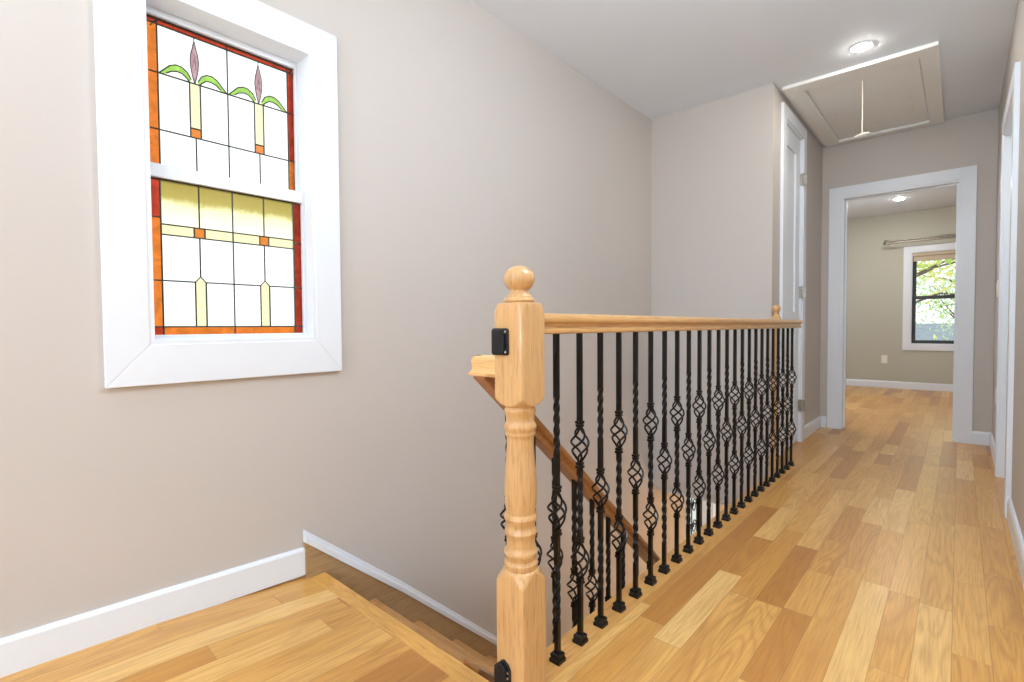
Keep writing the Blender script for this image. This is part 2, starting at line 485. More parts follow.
# chamfered corners of the upper block
rings(bm, loops)
np_ = obj('newel_post', bm, M['newel'], nr, smooth=28)
bm = bmesh.new()
prof = [(.976,.030),(.979,.0345),(.981,.0375),(.984,.0392),(.988,.0390),(.9905,.0365),(.992,.0325),(.996,.0318),(.999,.0290),(1.001,.0255),(1.006,.0245)]
for k in range(1, 17):
    a = -PI/2*.72 + (PI/2+PI/2*.72)*k/16
    prof.append((1.0385+.0335*math.sin(a), max(.0004, .0385*math.cos(a))))
lathe(bm, prof, NX, NY, 40)
fin = obj('finial', bm, M['newel'], np_, smooth=50)

# ------------------------------------------------------------------ rails
RP = [(-.020,0),(-.0235,.003),(-.0235,.010),(-.0200,.014),(-.0185,.020),(-.0195,.026),(-.0235,.029),(-.0285,.031),(-.0305,.036),(-.0300,.043),(-.0265,.049),(-.018,.053),(-.008,.0545)]
RP = RP + [(0,.055)] + [(-x, z) for x, z in RP[::-1]]
bm = bmesh.new()
loops = []
for y, s in ((NY+NW-.002, 1), (3.750, 1), (3.762, .985), (3.770, .93), (3.773, .82)):
    loops.append([(XB+x*s, y, .901+.0275+(z-.0275)*s) for x, z in RP])
rings(bm, loops)
obj('top_rail', bm, M['rail_y'], nr, smooth=32)

# stair handrail: descends behind the newel; mitred level return meets the newel
sr_ = empty('stair_railing', (SX, 1.9, -1.2), 'brown oak stair handrail with iron balusters sloping down behind the hall balusters', 'railing')
bm = bmesh.new(); loops = []
for y in (.952, 1.3, 1.9, 2.6, 3.5):
    loops.append([(SX-.008+x*1.0, y, rail_top(y)-.066+z*1.2) for x, z in RP])
rings(bm, loops)
obj('handrail', bm, M['stair_rail'], sr_, smooth=32)
bm = bmesh.new()
hp = [(.029,0),(.031,.004),(.031,.008),(.027,.011),(.0245,.015),(.0235,.022),(.0240,.034),(.0245,.043),(.0215,.050),(.014,.0545),(.004,.056)]
pts = [(.967+w_, .787+z_) for w_, z_ in hp] + [(.967-w_, .787+z_) for w_, z_ in hp[::-1]]
loops = [[(SX-.004+(y-.967), y, z) for (y, z) in pts], [(NX-NW, y, z) for (y, z) in pts]]
rings(bm, loops)
ret = obj('rail_return', bm, M['rail_x'], sr_, smooth=32); ret['label'] = 'short level honey oak return piece'

# ------------------------------------------------------------------ wrought iron balusters
HB = .0066
def bar_sections(bm, segs, z0, z1):
    """square bar along local z from z0..z1, twisted between the given (a,b) spans"""
    zs = set([z0, z1])
    for a, b in segs:
        n = max(8, int((b-a)/.004))
        for k in range(n+1): zs.add(a+(b-a)*k/n)
    zs = sorted(zs)
    def ang(z):
        t = 0
        for a, b in segs:
            if z > a: t += (min(z, b)-a)/(b-a)*round((b-a)/.034)*PI/2
        return t
    return zs, ang
def bar(bm, z0, z1, twists):
    zs, ang = bar_sections(bm, twists, z0, z1)
    L = []
    for z in zs:
        a = ang(z)+PI/4
        L.append([(HB*1.414*math.cos(a+k*PI/2), HB*1.414*math.sin(a+k*PI/2), z) for k in range(4)])
    rings(bm, L)
def basket(bm, zc, h=.053, R=.0225):
    for k in range(4):
        pts = []
        for i in range(23):
            t = i/22; a = k*PI/2 + (t*t*(3-2*t))*PI*1.12
            r = .003 + R*math.sin(PI*t)**1.05
            pts.append((r*math.cos(a), r*math.sin(a), zc-h+2*h*t))
        tube(bm, pts, .0034, 6)
    for s in (-1, 1):      # collars
        for dz, w in ((h+.002, .0088), (h+.0115, .0098)):
            z = zc+s*dz
            prism(bm, [(-w,-w),(w,-w),(w,w),(-w,w)], 2, z-.0036, z+.0036)
def shoe(bm):
    w = .0165
    L = []
    for z, s in ((0,1),(.009,1),(.0125,.86),(.015,.80),(.0165,.88),(.023,.86),(.0265,.62)):
        L.append([(w*s*a, w*s*b, z) for a, b in ((-1,-1),(1,-1),(1,1),(-1,1))])
    rings(bm, L)
def mkproto(kind, parent):
    bm = bmesh.new(); pieces = []
    if kind == 'single':
        c = .418
        bar(bm, c+.051, .905, [(.575, .735)])
        pieces = [('lower_bar', lambda b: bar(b, .006, c-.051, [(.11, .275)])), ('basket', lambda b: basket(b, c))]
    else:
        bar(bm, .580+.051, .905, [])
        pieces = [('middle_bar', lambda b: bar(b, .241+.051, .580-.051, [(.325, .50)])), ('lower_bar', lambda b: bar(b, .006, .241-.051, [])),
                  ('basket', lambda b: basket(b, .580)), ('basket', lambda b: basket(b, .241))]
    pieces.append(('shoe', shoe))
    a = obj('baluster', bm, M['iron'])
    for nm, fn in pieces:
        b = bmesh.new(); fn(b); c_ = obj(nm, b, M['iron'], smooth=(45 if nm == 'basket' else False)); c_.parent = a
    return a
protos = {}
BY = [1.076+.1106*k for k in range(24)]
for k, y in enumerate(BY):
    kind = 'single' if k % 2 == 0 else 'double'
    if kind not in protos:
        a = mkproto(kind, nr); protos[kind] = a
    else:
        src = protos[kind]; a = link_copy(src)
        for ch in list(src.children):
            link_copy(ch, a)
    a.parent = nr; a.location = Vector((XB, y, 0)) - nr.location
    a.rotation_euler = (0, 0, 0)
# balusters of the stair flight
sp = {}
for k in range(22):
    y = 1.062+.1105*k
    kind = 'stair_a' if k % 2 == 0 else 'stair_b'
    top = rail_top(y)-.06; base = rail_top(y)-.88
    if base < ZL: break
    if kind not in sp:
        zc = .88-(.388 if kind == 'stair_a' else .437)
        b1, b2, b3 = bmesh.new(), bmesh.new(), bmesh.new()
        bar(b3, 0, zc-.051, [(.10, zc-.11)]); bar(b1, zc+.051, .84, [(zc+.10, zc+.28)])
        basket(b2, zc)
        a = obj('baluster', b1, M['iron']); b = obj('basket', b2, M['iron'], smooth=45); b.parent = a
        b = obj('lower_bar', b3, M['iron']); b.parent = a
        sp[kind] = a
    else:
        src = sp[kind]; a = link_copy(src)
        for ch in list(src.children): link_copy(ch, a)
    a.parent = sr_; a.location = Vector((SX, y, base)) - sr_.location

# slim newel fixed at the far end of the stair well
fx, fy = -.897, 3.583
fn = empty('slim_newel_post', (fx, fy, 0), 'slim pale oak post with small ball top behind the far end of the hall rail', 'newel post')
bm = bmesh.new()
prof = [(-.34,1),(.06,1),(.065,.024),(.075,.019),(.30,.0175),(.74,.0165),(.77,.0185),(.785,.022),(.795,.019),(.802,.030),(.806,.024),(.812,.026),(.818,.021),(.86,.0215),(.895,.024),(.905,.026),(.912,.022),(.918,.026),(.922,.031),(.925,1),(.958,1)]
rings(bm, [superloop(z, r, .029, .006, fx, fy, 48) for z, r in prof] + [superloop(.975, 1, .022, .006, fx, fy, 48), superloop(.99, 1, .014, .006, fx, fy, 48)])
obj('post', bm, M['newel'], fn, smooth=28)
bm = bmesh.new()
lathe(bm, [(.985,.016),(.995,.014)]+[(1.028+.0265*math.sin(a), max(.0003,.0265*math.cos(a))) for a in [(-PI/2*.6)+(PI/2*1.6)*k/12 for k in range(13)]], fx, fy, 28)
obj('finial', bm, M['newel'], fn, smooth=50)

# safety-gate cups screwed to the near newel
def rounded(w, h, r, top_cut=False):
    pts = []
    if top_cut:
        return [(-w,-h),(w,-h),(w,h*.55),(w*.72,h*.82),(w*.15,h),(-.1*w,h*.93),(-w,h*.42)]
    for cx, cy, a0 in ((w-r,h-r,0),(-w+r,h-r,PI/2),(-w+r,-h+r,PI),(w-r,-h+r,3*PI/2)):
        for k in range(4): pts.append((cx+r*math.cos(a0+k*PI/6), cy+r*math.sin(a0+k*PI/6)))
    return pts
def cup(name, zc, h, label, cut):
    fy_ = NY-NW; w = .027; cx = -.8345
    e = empty(name, (cx, fy_, zc), label, 'gate latch', None)
    bm = bmesh.new()
    prism(bm, [(cx+x, zc+z) for x, z in rounded(w, h, .006, cut)], 1, fy_-.006, fy_)
    obj('plate', bm, M['blackplastic'], e, bevel=.0015)
    bm = bmesh.new()
    prism(bm, [(cx-.002+x*.74, zc+z*(.92 if not cut else .86)) for x, z in rounded(w, h, .006, cut)], 1, fy_-.013, fy_-.005)
    obj('cup', bm, M['blackplastic'], e, bevel=.003, segs=3)
    for zz in ((zc-h*.74, zc+h*.74) if not cut else (zc+h*.46, zc+h*.18)):
        bm = bmesh.new()
        prism(bm, [(cx+w*.76+.0034*math.cos(a*PI/5), zz+.0034*math.sin(a*PI/5)) for a in range(10)], 1, fy_-.0085, fy_-.005)
        obj('screw', bm, M['screw'], e)
cup('gate_latch', .884, .033, 'black square latch plate with two screws high on the near newel post', False)
cup('gate_latch', .048, .046, 'black pointed latch plate low on the near newel post', True)

# ------------------------------------------------------------------ stained glass window
YA, YZ, ZA, ZZ = W1
cw = (.106, .098, .120, .096)
w1 = bmesh.new()
# casing, mitred flat boards 20 mm proud of the wall
def casing(bm, y0, y1, z0, z1, w, x0, x1):
    wl, wr, wb, wt = w if isinstance(w, tuple) else (w, w, w, w)
    o = [(y0-wl, z0-wb), (y1+wr, z0-wb), (y1+wr, z1+wt), (y0-wl, z1+wt)]; i = [(y0, z0), (y1, z0), (y1, z1), (y0, z1)]
    for k in range(4):
        a, b = k, (k+1) % 4
        prism(bm, [o[a], o[b], i[b], i[a]], 0, x0, x1)
casing(w1, YA, YZ, ZA, ZZ, cw, XW, XW+.020)
win1 = struct('window_1', w1, M['white'], bevel=.002)
tag(win1, 'white window with two sashes of stained glass')
# jamb liner
bm = B((XW-.15, XW+.018, YA, YA+.012, ZA, ZZ), (XW-.15, XW+.018, YZ-.012, YZ, ZA, ZZ), (XW-.15, XW+.018, YA+.012, YZ-.012, ZZ-.012, ZZ), (XW-.15, XW+.018, YA+.012, YZ-.012, ZA, ZA+.012))
obj('window_jamb', bm, M['white'], win1)
def sash(name, y0, y1, z0, z1, g, x0, x1):
    gy0, gy1, gz0, gz1 = g
    bm = B((x0,x1,y0,gy0,z0,z1),(x0,x1,gy1,y1,z0,z1),(x0,x1,gy0,gy1,z0,gz0),(x0,x1,gy0,gy1,gz1,z1))
    return obj(name, bm, M['white'], win1, bevel=.002)
SXU, SXL = XW-.095, XW-.052
gu = (.405, .863, 1.433, 1.897)     # glass of the upper sash
gl = (.393, .862, .903, 1.386)
su = sash('upper_sash', YA+.012, YZ-.012, 1.392, ZZ-.012, gu, SXU-.015, SXU+.018)
sl = sash('lower_sash', YA+.012, YZ-.012, ZA+.012, 1.428, gl, SXL-.015, SXL+.018)
bm = B((SXL-.02, XW+.004, YA+.012, YZ-.012, ZA+.010, ZA+.016))
obj('window_stool', bm, M['white'], win1)

GM = ['clear', 'orange', 'red', 'amber', 'cream', 'green', 'pink', 'square']
def panes(name, X, rects, polys, lines, parent, tops):
    bm = bmesh.new()
    t = .0025
    for (a, b, c, d, m) in rects:
        box(bm, X-t, X+t, a, b, c, d, GM.index(m))
    for pts, m in polys:
        prism(bm, pts, 0, X-t, X+t, GM.index(m))
    g = obj(name, bm, [M[m] for m in GM], parent)
    bm = bmesh.new()
    for pts, r in lines:
        tube(bm, [(X+.003, y, z) for y, z in pts], r, 6)
    obj('lead_came', bm, M['lead'], parent, smooth=True)
def mirror_leaf(cx, w, s):
    # arched leaf springing out of the stem and curling down to the came line
    top = [(.010,.010),(.020,.030),(.036,.041),(.052,.042),(.068,.034),(.082,.018),(.094,.004),(.098,.0)]
    bot = [(.078,.006),(.064,.017),(.048,.022),(.034,.020),(.022,.010),(.014,.0)]
    k = w/.098
    return [(cx+s*x*k, zA+z) for x, z in top], [(cx+s*x*k, zA+z) for x, z in bot]
# --- upper sash
y0, y1, z0, z1 = gu
bl, br = .434, .840
zA, zB, zT = 1.728, 1.551, 1.878
cx = [.536, .737]; sw = .0155; mid = .635
R = [(y0, bl, z0, zB, 'orange'), (y0, bl, zB, zA, 'orange'), (y0, bl, zA, z1-.018, 'orange'), (br, y1, z0, zB, 'orange'), (br, y1, zB, z1, 'red'),
     (y0, bl, z1-.018, z1, 'red'), (bl, br, zT, z1, 'red')]
Lh = []
edges = [bl, cx[0]-sw, cx[0]+sw, mid, cx[1]-sw, cx[1]+sw, br]
for i in range(6):
    a, b = edges[i], edges[i+1]
    if i in (1, 4):
        R += [(a, b, zB+.030, zA, 'cream'), (a, b, zB, zB+.030, 'square')]
    else:
        R.append((a, b, zB, zA, 'clear'))
R += [(bl, br, z0, zB, 'clear')]
Pp = []; Ls = []
c_r = .0026
for c in cx:
    bud = [(0,.0),(.006,.022),(.0105,.048),(.0125,.072),(.010,.095),(.005,.115),(.0015,.135)]
    bp = [(c+x, zA+z) for x, z in bud] + [(c-x, zA+z) for x, z in bud[::-1]]
    bp = bp[:-1]
    Pp.append((bp, 'pink'))
    Ls.append((bp+[bp[0]], .0016)); Ls.append(([(c, zA+.135), (c, zT)], .0016))
    Ls.append(([(c-.006, zA+.05), (c, zA+.085), (c+.005, zA+.045)], .0009))
    for s in (-1, 1):
        w = (c-bl) if (s < 0 and c == cx[0]) else ((br-c) if (s > 0 and c == cx[1]) else (mid-c)*s*1.0 if True else 0)
        w = abs(w)-.002
        tp, bt = mirror_leaf(c, w, s)
        Pp.append((tp+bt, 'green'))
        Ls.append((tp, .0021)); Ls.append((bt, .0021))
    Ls += [([(c-sw, zB), (c-sw, zA)], c_r), ([(c+sw, zB), (c+sw, zA)], c_r), ([(c-sw, zB+.030), (c+sw, zB+.030)], c_r), ([(c, z0), (c, zB)], c_r)]
R.append((bl, br, zA, zT, 'clear'))
Ls += [([(y0, zA), (y1, zA)], c_r), ([(y0, zB), (y1, zB)], c_r), ([(mid, z0), (mid, z1)], c_r), ([(bl, z0), (bl, z1)], c_r), ([(br, z0), (br, z1)], c_r),
       ([(bl, zT), (br, zT)], c_r), ([(y0, z1-.018), (bl, z1-.018)], c_r), ([(br, zT), (y1, zT)], c_r), ([(y0, z1-.002), (y1, z1-.002)], .0035), ([(y0+.012, z1-.03), (bl, z1-.004)], .002), ([(br+.004, z1), (br+.02, zT-.01)], .0022)]
# leaves and buds need the clear pane cut: they sit a hair in front of it as overlaid art glass, so drop the pane behind them
def cut_rects(R, Pp):
    out = []
    for r in R:
        if r[4] == 'clear' and abs(r[2]-zA) < 1e-6: continue
        out.append(r)
    return out
R = cut_rects(R, Pp)
# remaining clear glass of the flower row, cut round the leaves and buds
def flower_row():
    out = []
    for ci, c in enumerate(cx):
        for s in (-1, 1):
            end = bl if (ci == 0 and s < 0) else (br if (ci == 1 and s > 0) else mid)
            w = abs(end-c)-.002
            tp, bt = mirror_leaf(c, w, s)
            bud = [(c+s*x, zA+z) for x, z in [(0,.0),(.006,.022),(.0105,.048),(.0125,.072),(.010,.095),(.005,.115),(.0015,.135)]]
            # above the leaf, beside the bud
            poly = [(end, zT), (c, zT)] + [(c, zA+.135)] + bud[::-1] + [p for p in tp] + [(end, zA)]
            out.append((poly, 'clear'))
            out.append((bt + [(c+s*.02, zA-.0001)] if False else bt + [], 'clear'))
    return out
Pp += flower_row()
panes('upper_glass', SXU, R, Pp, Ls, su, None)
# --- lower sash
y0, y1, z0, z1 = gl
bl, br = .422, .834
zb1, zb0, zc, zd = 1.247, 1.215, 1.072, .928
cx = [.527, .729]; mid = .627; sw = .0155
R = []
for a, b in ((y0, bl), (br, y1)):
    m = ('red', 'orange', 'red') if a == y0 else ('red', 'red', 'red')
    R += [(a, b, zc, zb1+.02, m[1]), (a, b, zb1+.02, z1, m[0]), (a, b, zd, zc, 'orange' if a == y0 else 'red'), (a, b, z0, zd, 'red')]
R += [(bl, br, z0, zd, 'orange')]
ed = [bl, cx[0], mid, cx[1], br]
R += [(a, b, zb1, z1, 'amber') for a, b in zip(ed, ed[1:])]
e2 = [bl, cx[0]-sw, cx[0]+sw, cx[1]-sw, cx[1]+sw, br]
for i, (a, b) in enumerate(zip(e2, e2[1:])): R.append((a, b, zb0, zb1, 'square' if i in (1, 3) else 'cream'))
Pp = []; Ls = []
R += [(bl, br, zc+.018, zb0, 'clear')]
for i, c in enumerate(cx):
    Pp.append(([(c-sw, zd), (c+sw, zd), (c+sw, zc), (c, zc+.018), (c-sw, zc)], 'cream'))
    Ls += [([(c-sw, zd), (c-sw, zc), (c, zc+.018), (c+sw, zc), (c+sw, zd)], c_r), ([(c, zc+.018), (c, zb0)], c_r), ([(c, zb1), (c, z1)], c_r),
           ([(c-sw, zb0), (c-sw, zb1)], c_r), ([(c+sw, zb0), (c+sw, zb1)], c_r)]
    e = (bl if i == 0 else mid); f = (mid if i == 0 else br)
    Pp.append(([(e, zd), (c-sw, zd), (c-sw, zc), (c, zc+.018), (e, zc+.018)], 'clear'))
    Pp.append(([(f, zd), (f, zc+.018), (c, zc+.018), (c+sw, zc), (c+sw, zd)], 'clear'))
Ls += [([(y0, zb1+.02), (bl, zb1+.02)], c_r), ([(bl, zb1), (br, zb1)], c_r), ([(bl, zb0), (br, zb0)], c_r), ([(y0, zc), (bl, zc)], c_r), ([(br, zc), (y1, zc)], c_r), ([(br, zb1-.01), (y1, zb1-.01)], c_r),
       ([(bl, zc), (cx[0]-sw, zc)], c_r), ([(cx[0]+sw, zc), (cx[1]-sw, zc)], c_r), ([(cx[1]+sw, zc), (br, zc)], c_r),
       ([(y0, zd), (y1, zd)], c_r), ([(mid, z0), (mid, z1)], c_r), ([(bl, z0), (bl, z1)], c_r), ([(br, z0), (br, z1)], c_r), ([(y0, z1-.002), (y1, z1-.002)], .003)]
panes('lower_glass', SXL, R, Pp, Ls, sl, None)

# ------------------------------------------------------------------ closet door on the left
def casing3(bm, axis, face, out, u0, u1, zt, w, t):
    a, b = sorted((face, face+out*t))
    def bx(ua, ub, za, zb):
        if axis == 0: box(bm, a, b, ua, ub, za, zb)
        else: box(bm, ua, ub, a, b, za, zb)
    bx(u0-w, u0, 0, zt+w); bx(u1, u1+w, 0, zt+w); bx(u0, u1, zt, zt+w)
bm = bmesh.new()
casing3(bm, 0, XC, 1, CD[0], CD[1], CD[3], .085, .020)
box(bm, XC-.1, XC+.012, CD[0], CD[0]+.010, 0, CD[3]); box(bm, XC-.1, XC+.012, CD[1]-.010, CD[1], 0, CD[3]); box(bm, XC-.1, XC+.012, CD[0]+.010, CD[1]-.010, CD[3]-.010, CD[3])
d1 = struct('door_1', bm, M['white'], bevel=.0015)
tag(d1, 'tall narrow white closet door behind the far end of the hall rail')
def panel_door(parent, axis, face, out, u0, u1, z0, z1, panels, st=.10, depth=.012, thick=.036):
    bm = bmesh.new()
    holes = panels
    a0 = face-out*thick
    b = wall_bm(axis, face-out*depth, face, u0, u1, z0, z1, holes)
    me = bpy.data.meshes.new('tmp'); b.to_mesh(me); b.free(); bm.from_mesh(me); bpy.data.meshes.remove(me)
    lo, hi = sorted((a0, face-out*depth))
    if axis == 0: box(bm, lo, hi, u0, u1, z0, z1)
    else: box(bm, u0, u1, lo, hi, z0, z1)
    return obj('door_leaf', bm, M['white'], parent, bevel=.001)
panel_door(d1, 0, XC-.006, 1, CD[0]+.012, CD[1]-.012, .01, CD[3]-.013, [(3.985, 4.265, .16, .86), (3.985, 4.265, 1.02, 2.215)])
def hinge(parent, p, along):
    x, y, z = p
    bm = bmesh.new()
    lathe(bm, [(z-.045,.0055),(z+.045,.0055)], x, y, 12)
    lathe(bm, [(z-.049,.0035),(z-.045,.0055)], x, y, 12); lathe(bm, [(z+.045,.0055),(z+.049,.0035)], x, y, 12)
    if along == 'y': box(bm, x-.003, x+.001, y-.026, y+.026, z-.045, z+.045)
    else: box(bm, x-.026, x+.026, y-.001, y+.003, z-.045, z+.045)
    return obj('hinge', bm, M['nickel'], parent, smooth=40)
for z in (2.045, 1.175, .29): hinge(d1, (XC+.016, CD[1]-.014, z), 'x')

# bedroom doorway
bm = bmesh.new()
casing3(bm, 1, YF, -1, -.785, -.008, 2.03, .088, .020)
casing3(bm, 1, YF+.12, 1, -.785, -.008, 2.03, .088, .020)
box(bm, -.787, -.760, YF-.014, YF+.134, 0, 2.03); box(bm, -.022, -.006, YF-.014, YF+.134, 0, 2.03); box(bm, -.760, -.022, YF-.014, YF+.134, 2.014, 2.034)
box(bm, -.760, -.748, YF+.045, YF+.075, 0, 2.014); box(bm, -.034, -.022, YF+.045, YF+.075, 0, 2.014); box(bm, -.748, -.034, YF+.045, YF+.075, 2.002, 2.014)
d2 = struct('door_2', bm, M['white'], bevel=.0015)
tag(d2, 'white cased doorway at the end of the hall, open to the bedroom')
for z in (1.84, 1.05, .29): 
    hinge(d2, (-.756, YF+.098, z), 'y')

# right-hand door, shut, seen at a grazing angle
bm = bmesh.new()
casing3(bm, 0, XR, -1, RD[0], RD[1], RD[3], .088, .020)
box(bm, XR-.012, XR+.12, RD[0]-.001, RD[0]+.012, 0, RD[3]); box(bm, XR-.012, XR+.12, RD[1]-.012, RD[1]+.001, 0, RD[3]); box(bm, XR-.012, XR+.12, RD[0]+.012, RD[1]-.012, RD[3]-.012, RD[3]+.001)
d3 = struct('door_3', bm, M['white'], bevel=.0015)
tag(d3, 'white door in the right hall wall, seen almost edge on')
panel_door(d3, 0, XR+.034, -1, RD[0]+.014, RD[1]-.014, .01, RD[3]-.014, [(3.49, 4.03, .2, .85), (3.49, 4.03, 1.0, 1.9)])

# switch plates and outlets
def plate(name, label, cat, pos, axis, out, kind):
    x, y, z = pos
    e = empty(name, pos, label, cat)
    w, h, t = .036, .058, .006
    def pl(u0, u1, z0, z1, a, b):
        lo, hi = sorted((a, b))
        return (lo, hi, y+u0, y+u1, z+z0, z+z1) if axis == 0 else (x+u0, x+u1, lo, hi, z+z0, z+z1)
    f = x if axis == 0 else y
    obj('cover_plate', B(pl(-w, w, -h, h, f, f+out*t)), M['plastic'], e, bevel=.002)
    if kind == 'switch':
        obj('toggle', B(pl(-.016, .016, -.033, .033, f+out*t, f+out*(t+.004))), M['plastic'], e, bevel=.0015)
    else:
        for s in (-1, 1):
            obj('socket', B(pl(-.014, .014, s*.021-.013, s*.021+.013, f+out*t, f+out*(t+.0025))), M['plastic'], e, bevel=.001)
plate('light_switch', 'white light switch on the right hall wall before the bedroom doorway', 'light switch', (XR, 4.74, 1.16), 0, -1, 'switch')
plate('wall_outlet', 'white outlet low on the right hall wall near the bedroom doorway', 'outlet', (XR, 4.66, .43), 0, -1, 'socket')
plate('wall_outlet', 'square white outlet on the bedroom wall left of the window', 'outlet', (-.812, YB, .415), 1, -1, 'socket')

# ------------------------------------------------------------------ attic hatch
h = empty('attic_hatch', (-.5, 4.43, ZC), 'rectangular framed attic hatch in the hall ceiling with a hanging cord', 'attic hatch')
X0, X1, Y0, Y1 = -.905, -.112, 3.715, 5.165
x0, x1, y0, y1 = -.795, -.198, 3.83, 5.085
zt = ZC-.022
bm = bmesh.new()
o_ = [(X0,Y0),(X1,Y0),(X1,Y1),(X0,Y1)]; i_ = [(x0,y0),(x1,y0),(x1,y1),(x0,y1)]
for k in range(4):
    a, b = k, (k+1) % 4
    prism(bm, [o_[a], o_[b], i_[b], i_[a]], 2, zt, ZC)
obj('hatch_frame', bm, M['hatch'], h, bevel=.002)
obj('hatch_panel', B((x0+.006, x1-.006, y0+.006, y1-.008, ZC-.006, ZC)), M['hatch'], h)
for (x, y) in ((-.72,4.45),(-.28,4.15),(-.28,4.45),(-.28,4.75),(-.5,4.85)):
    bm = bmesh.new(); lathe(bm, [(ZC-.0085,.004),(ZC-.006,.005)], x, y, 10); obj('screw', bm, M['screw'], h)
bm = bmesh.new()
tube(bm, [(-.493, 3.97, ZC-.006), (-.4925, 3.97, 2.3), (-.493, 3.97, 2.165)], .0028, 8)
obj('pull_cord', bm, M['cord'], h, smooth=True)
bm = bmesh.new()
tube(bm, [(-.535, 3.985, 2.158), (-.508, 3.974, 2.162), (-.478, 3.962, 2.162), (-.450, 3.952, 2.158)], lambda t: .0045+.003*math.sin(PI*t), 8)
obj('pull_handle', bm, M['cord'], h, smooth=True)

# ------------------------------------------------------------------ ceiling lights
def downlight(x, y, label, r=.040, zc=ZC, mat='lamp'):
    e = empty('recessed_ceiling_light', (x, y, zc), label, 'ceiling light')
    bm = bmesh.new()
    lathe(bm, [(zc-.004, r+.014), (zc, r+.016)], x, y, 40)
    obj('trim_ring', bm, M['ceil'], e, smooth=40)
    bm = bmesh.new(); lathe(bm, [(zc-.0085, r*.93), (zc-.0065, r), (zc-.004, r)], x, y, 40)
    obj('diffuser', bm, M[mat], e, smooth=40)
    return e
M['lamp_big'] = emis('lamp_diffuser_large', (1,.985,.96,1), 7.0)
M['lamp_hall'] = emis('lamp_diffuser_hall', (1,.94,.84,1), 380)
M['lamp_warm'] = emis('lamp_diffuser_warm', (1,.74,.46,1), 160)
downlight(-.44, 3.49, 'round recessed ceiling light in front of the attic hatch', mat='lamp_hall')
downlight(-.6, 8.0, 'round recessed ceiling light in the bedroom ceiling', .05, mat='lamp_hall')
downlight(-1.0, 6.1, 'recessed ceiling light in the storey below', .09, zc=-.40, mat='lamp_warm')
# fill lamps added out of view to even out the brightness
def flush(x, y, r, label, mat='lamp_big'):
    e = empty('flush_ceiling_lamp', (x, y, ZC), label, 'ceiling light')
    bm = bmesh.new(); lathe(bm, [(ZC-.02, r), (ZC, r)], x, y, 48); obj('lamp_base', bm, M['white'], e, smooth=40)
    bm = bmesh.new(); lathe(bm, [(ZC-.062, r*.25), (ZC-.058, r*.6), (ZC-.045, r*.86), (ZC-.02, r*.97)], x, y, 48); obj('lamp_shade', bm, M[mat], e, smooth=60)
def globe(x, y, z, r, label, mat, ZC=ZC):
    e = empty('pendant_globe_lamp', (x, y, ZC), label, 'ceiling light')
    bm = bmesh.new(); lathe(bm, [(ZC-.025, .03), (ZC-.02, .055), (ZC, .06)], x, y, 32); obj('canopy', bm, M['nickel'], e, smooth=40)
    bm = bmesh.new(); tube(bm, [(x, y, ZC-.02), (x, y, z+r*.9)], .006, 8); obj('stem', bm, M['nickel'], e, smooth=True)
    bm = bmesh.new(); lathe(bm, [(z+r*math.sin(a), max(.001, r*math.cos(a))) for a in [-PI/2+PI*k/16 for k in range(17)]], x, y, 32)
    obj('globe', bm, M[mat], e, smooth=60)
COOL = (.82, .93, 1.04, 1)
M['lamp_a'] = emis('globe_glow_landing', COOL, 23)  # unseen fill added to lift the upper left wall
M['lamp_b'] = emis('globe_glow_rear', COOL, 37)  # unseen fill added behind the camera for even brightness
M['lamp_c'] = emis('globe_glow_bedroom', (.95,.96,1,1), 40)  # unseen fill added inside the bedroom
M['lamp_d'] = emis('globe_glow_hall', COOL, 86)  # unseen fill added above the frame for ceiling and end wall
globe(-1.38, -.5, 2.2, .13, 'round glowing glass globe lamp over the landing', 'lamp_a')
globe(-.9, -2.3, 1.5, .25, 'large glowing glass globe lamp far behind the viewer on the left', 'lamp_b')
globe(.8, -2.1, 1.5, .25, 'large glowing glass globe lamp far behind the viewer on the right', 'lamp_b')
M['lamp_e'] = emis('globe_glow_lower', (1,.68,.38,1), 42)  # unseen warm fill added to brighten the wall downstairs
globe(-.2, 4.2, -1.3, .16, 'glowing glass globe lamp in the storey below', 'lamp_e', ZC=-.40)
globe(-1.6, 6.6, 1.7, .17, 'round glowing glass globe lamp in the bedroom', 'lamp_c')
globe(-.15, 1.35, 2.1, .12, 'small glowing glass globe lamp over the hall before the balusters', 'lamp_d')

# ------------------------------------------------------------------ bedroom window, rod, shade
ya, yb = YB-.02, YB
bm = bmesh.new()
o_ = [(-.608,.552),(.428,.552),(.428,2.018),(-.608,2.018)]; i_ = [(-.52,.64),(.34,.64),(.34,1.93),(-.52,1.93)]
for k in range(4):
    a, b = k, (k+1) % 4
    prism(bm, [o_[a], o_[b], i_[b], i_[a]], 1, ya, yb)
box(bm, -.522, -.510, YB-.012, YB+.14, .64, 1.93); box(bm, .328, .342, YB-.012, YB+.14, .64, 1.93); box(bm, -.51, .328, YB-.012, YB+.14, .638, .65); box(bm, -.51, .328, YB-.012, YB+.14, 1.92, 1.932)
w2 = struct('window_2', bm, M['white'], bevel=.002); tag(w2, 'bedroom window with white casing and black sashes')
def bsash(z0, z1, yc):
    bm = B((-.510,-.468,yc-.018,yc+.018,z0,z1),(.286,.328,yc-.018,yc+.018,z0,z1),(-.468,.286,yc-.018,yc+.018,z0,z0+.045),(-.468,.286,yc-.018,yc+.018,z1-.04,z1))
    s = obj('window_sash', bm, M['blackframe'], w2, bevel=.002)
    obj('window_pane', B((-.468,.286,yc-.003,yc+.003,z0+.045,z1-.04)), M['pane'], s)
bsash(.65, 1.31, YB+.06); bsash(1.275, 1.92, YB+.10)
bm = B((-.13,-.05,YB+.036,YB+.06,1.31,1.322)); obj('sash_lock', bm, M['blackframe'], w2, bevel=.002)
sh = empty('roller_shade', (-.09, YB+.02, 1.92), 'beige roller shade rolled up at the top of the bedroom window', 'window shade')
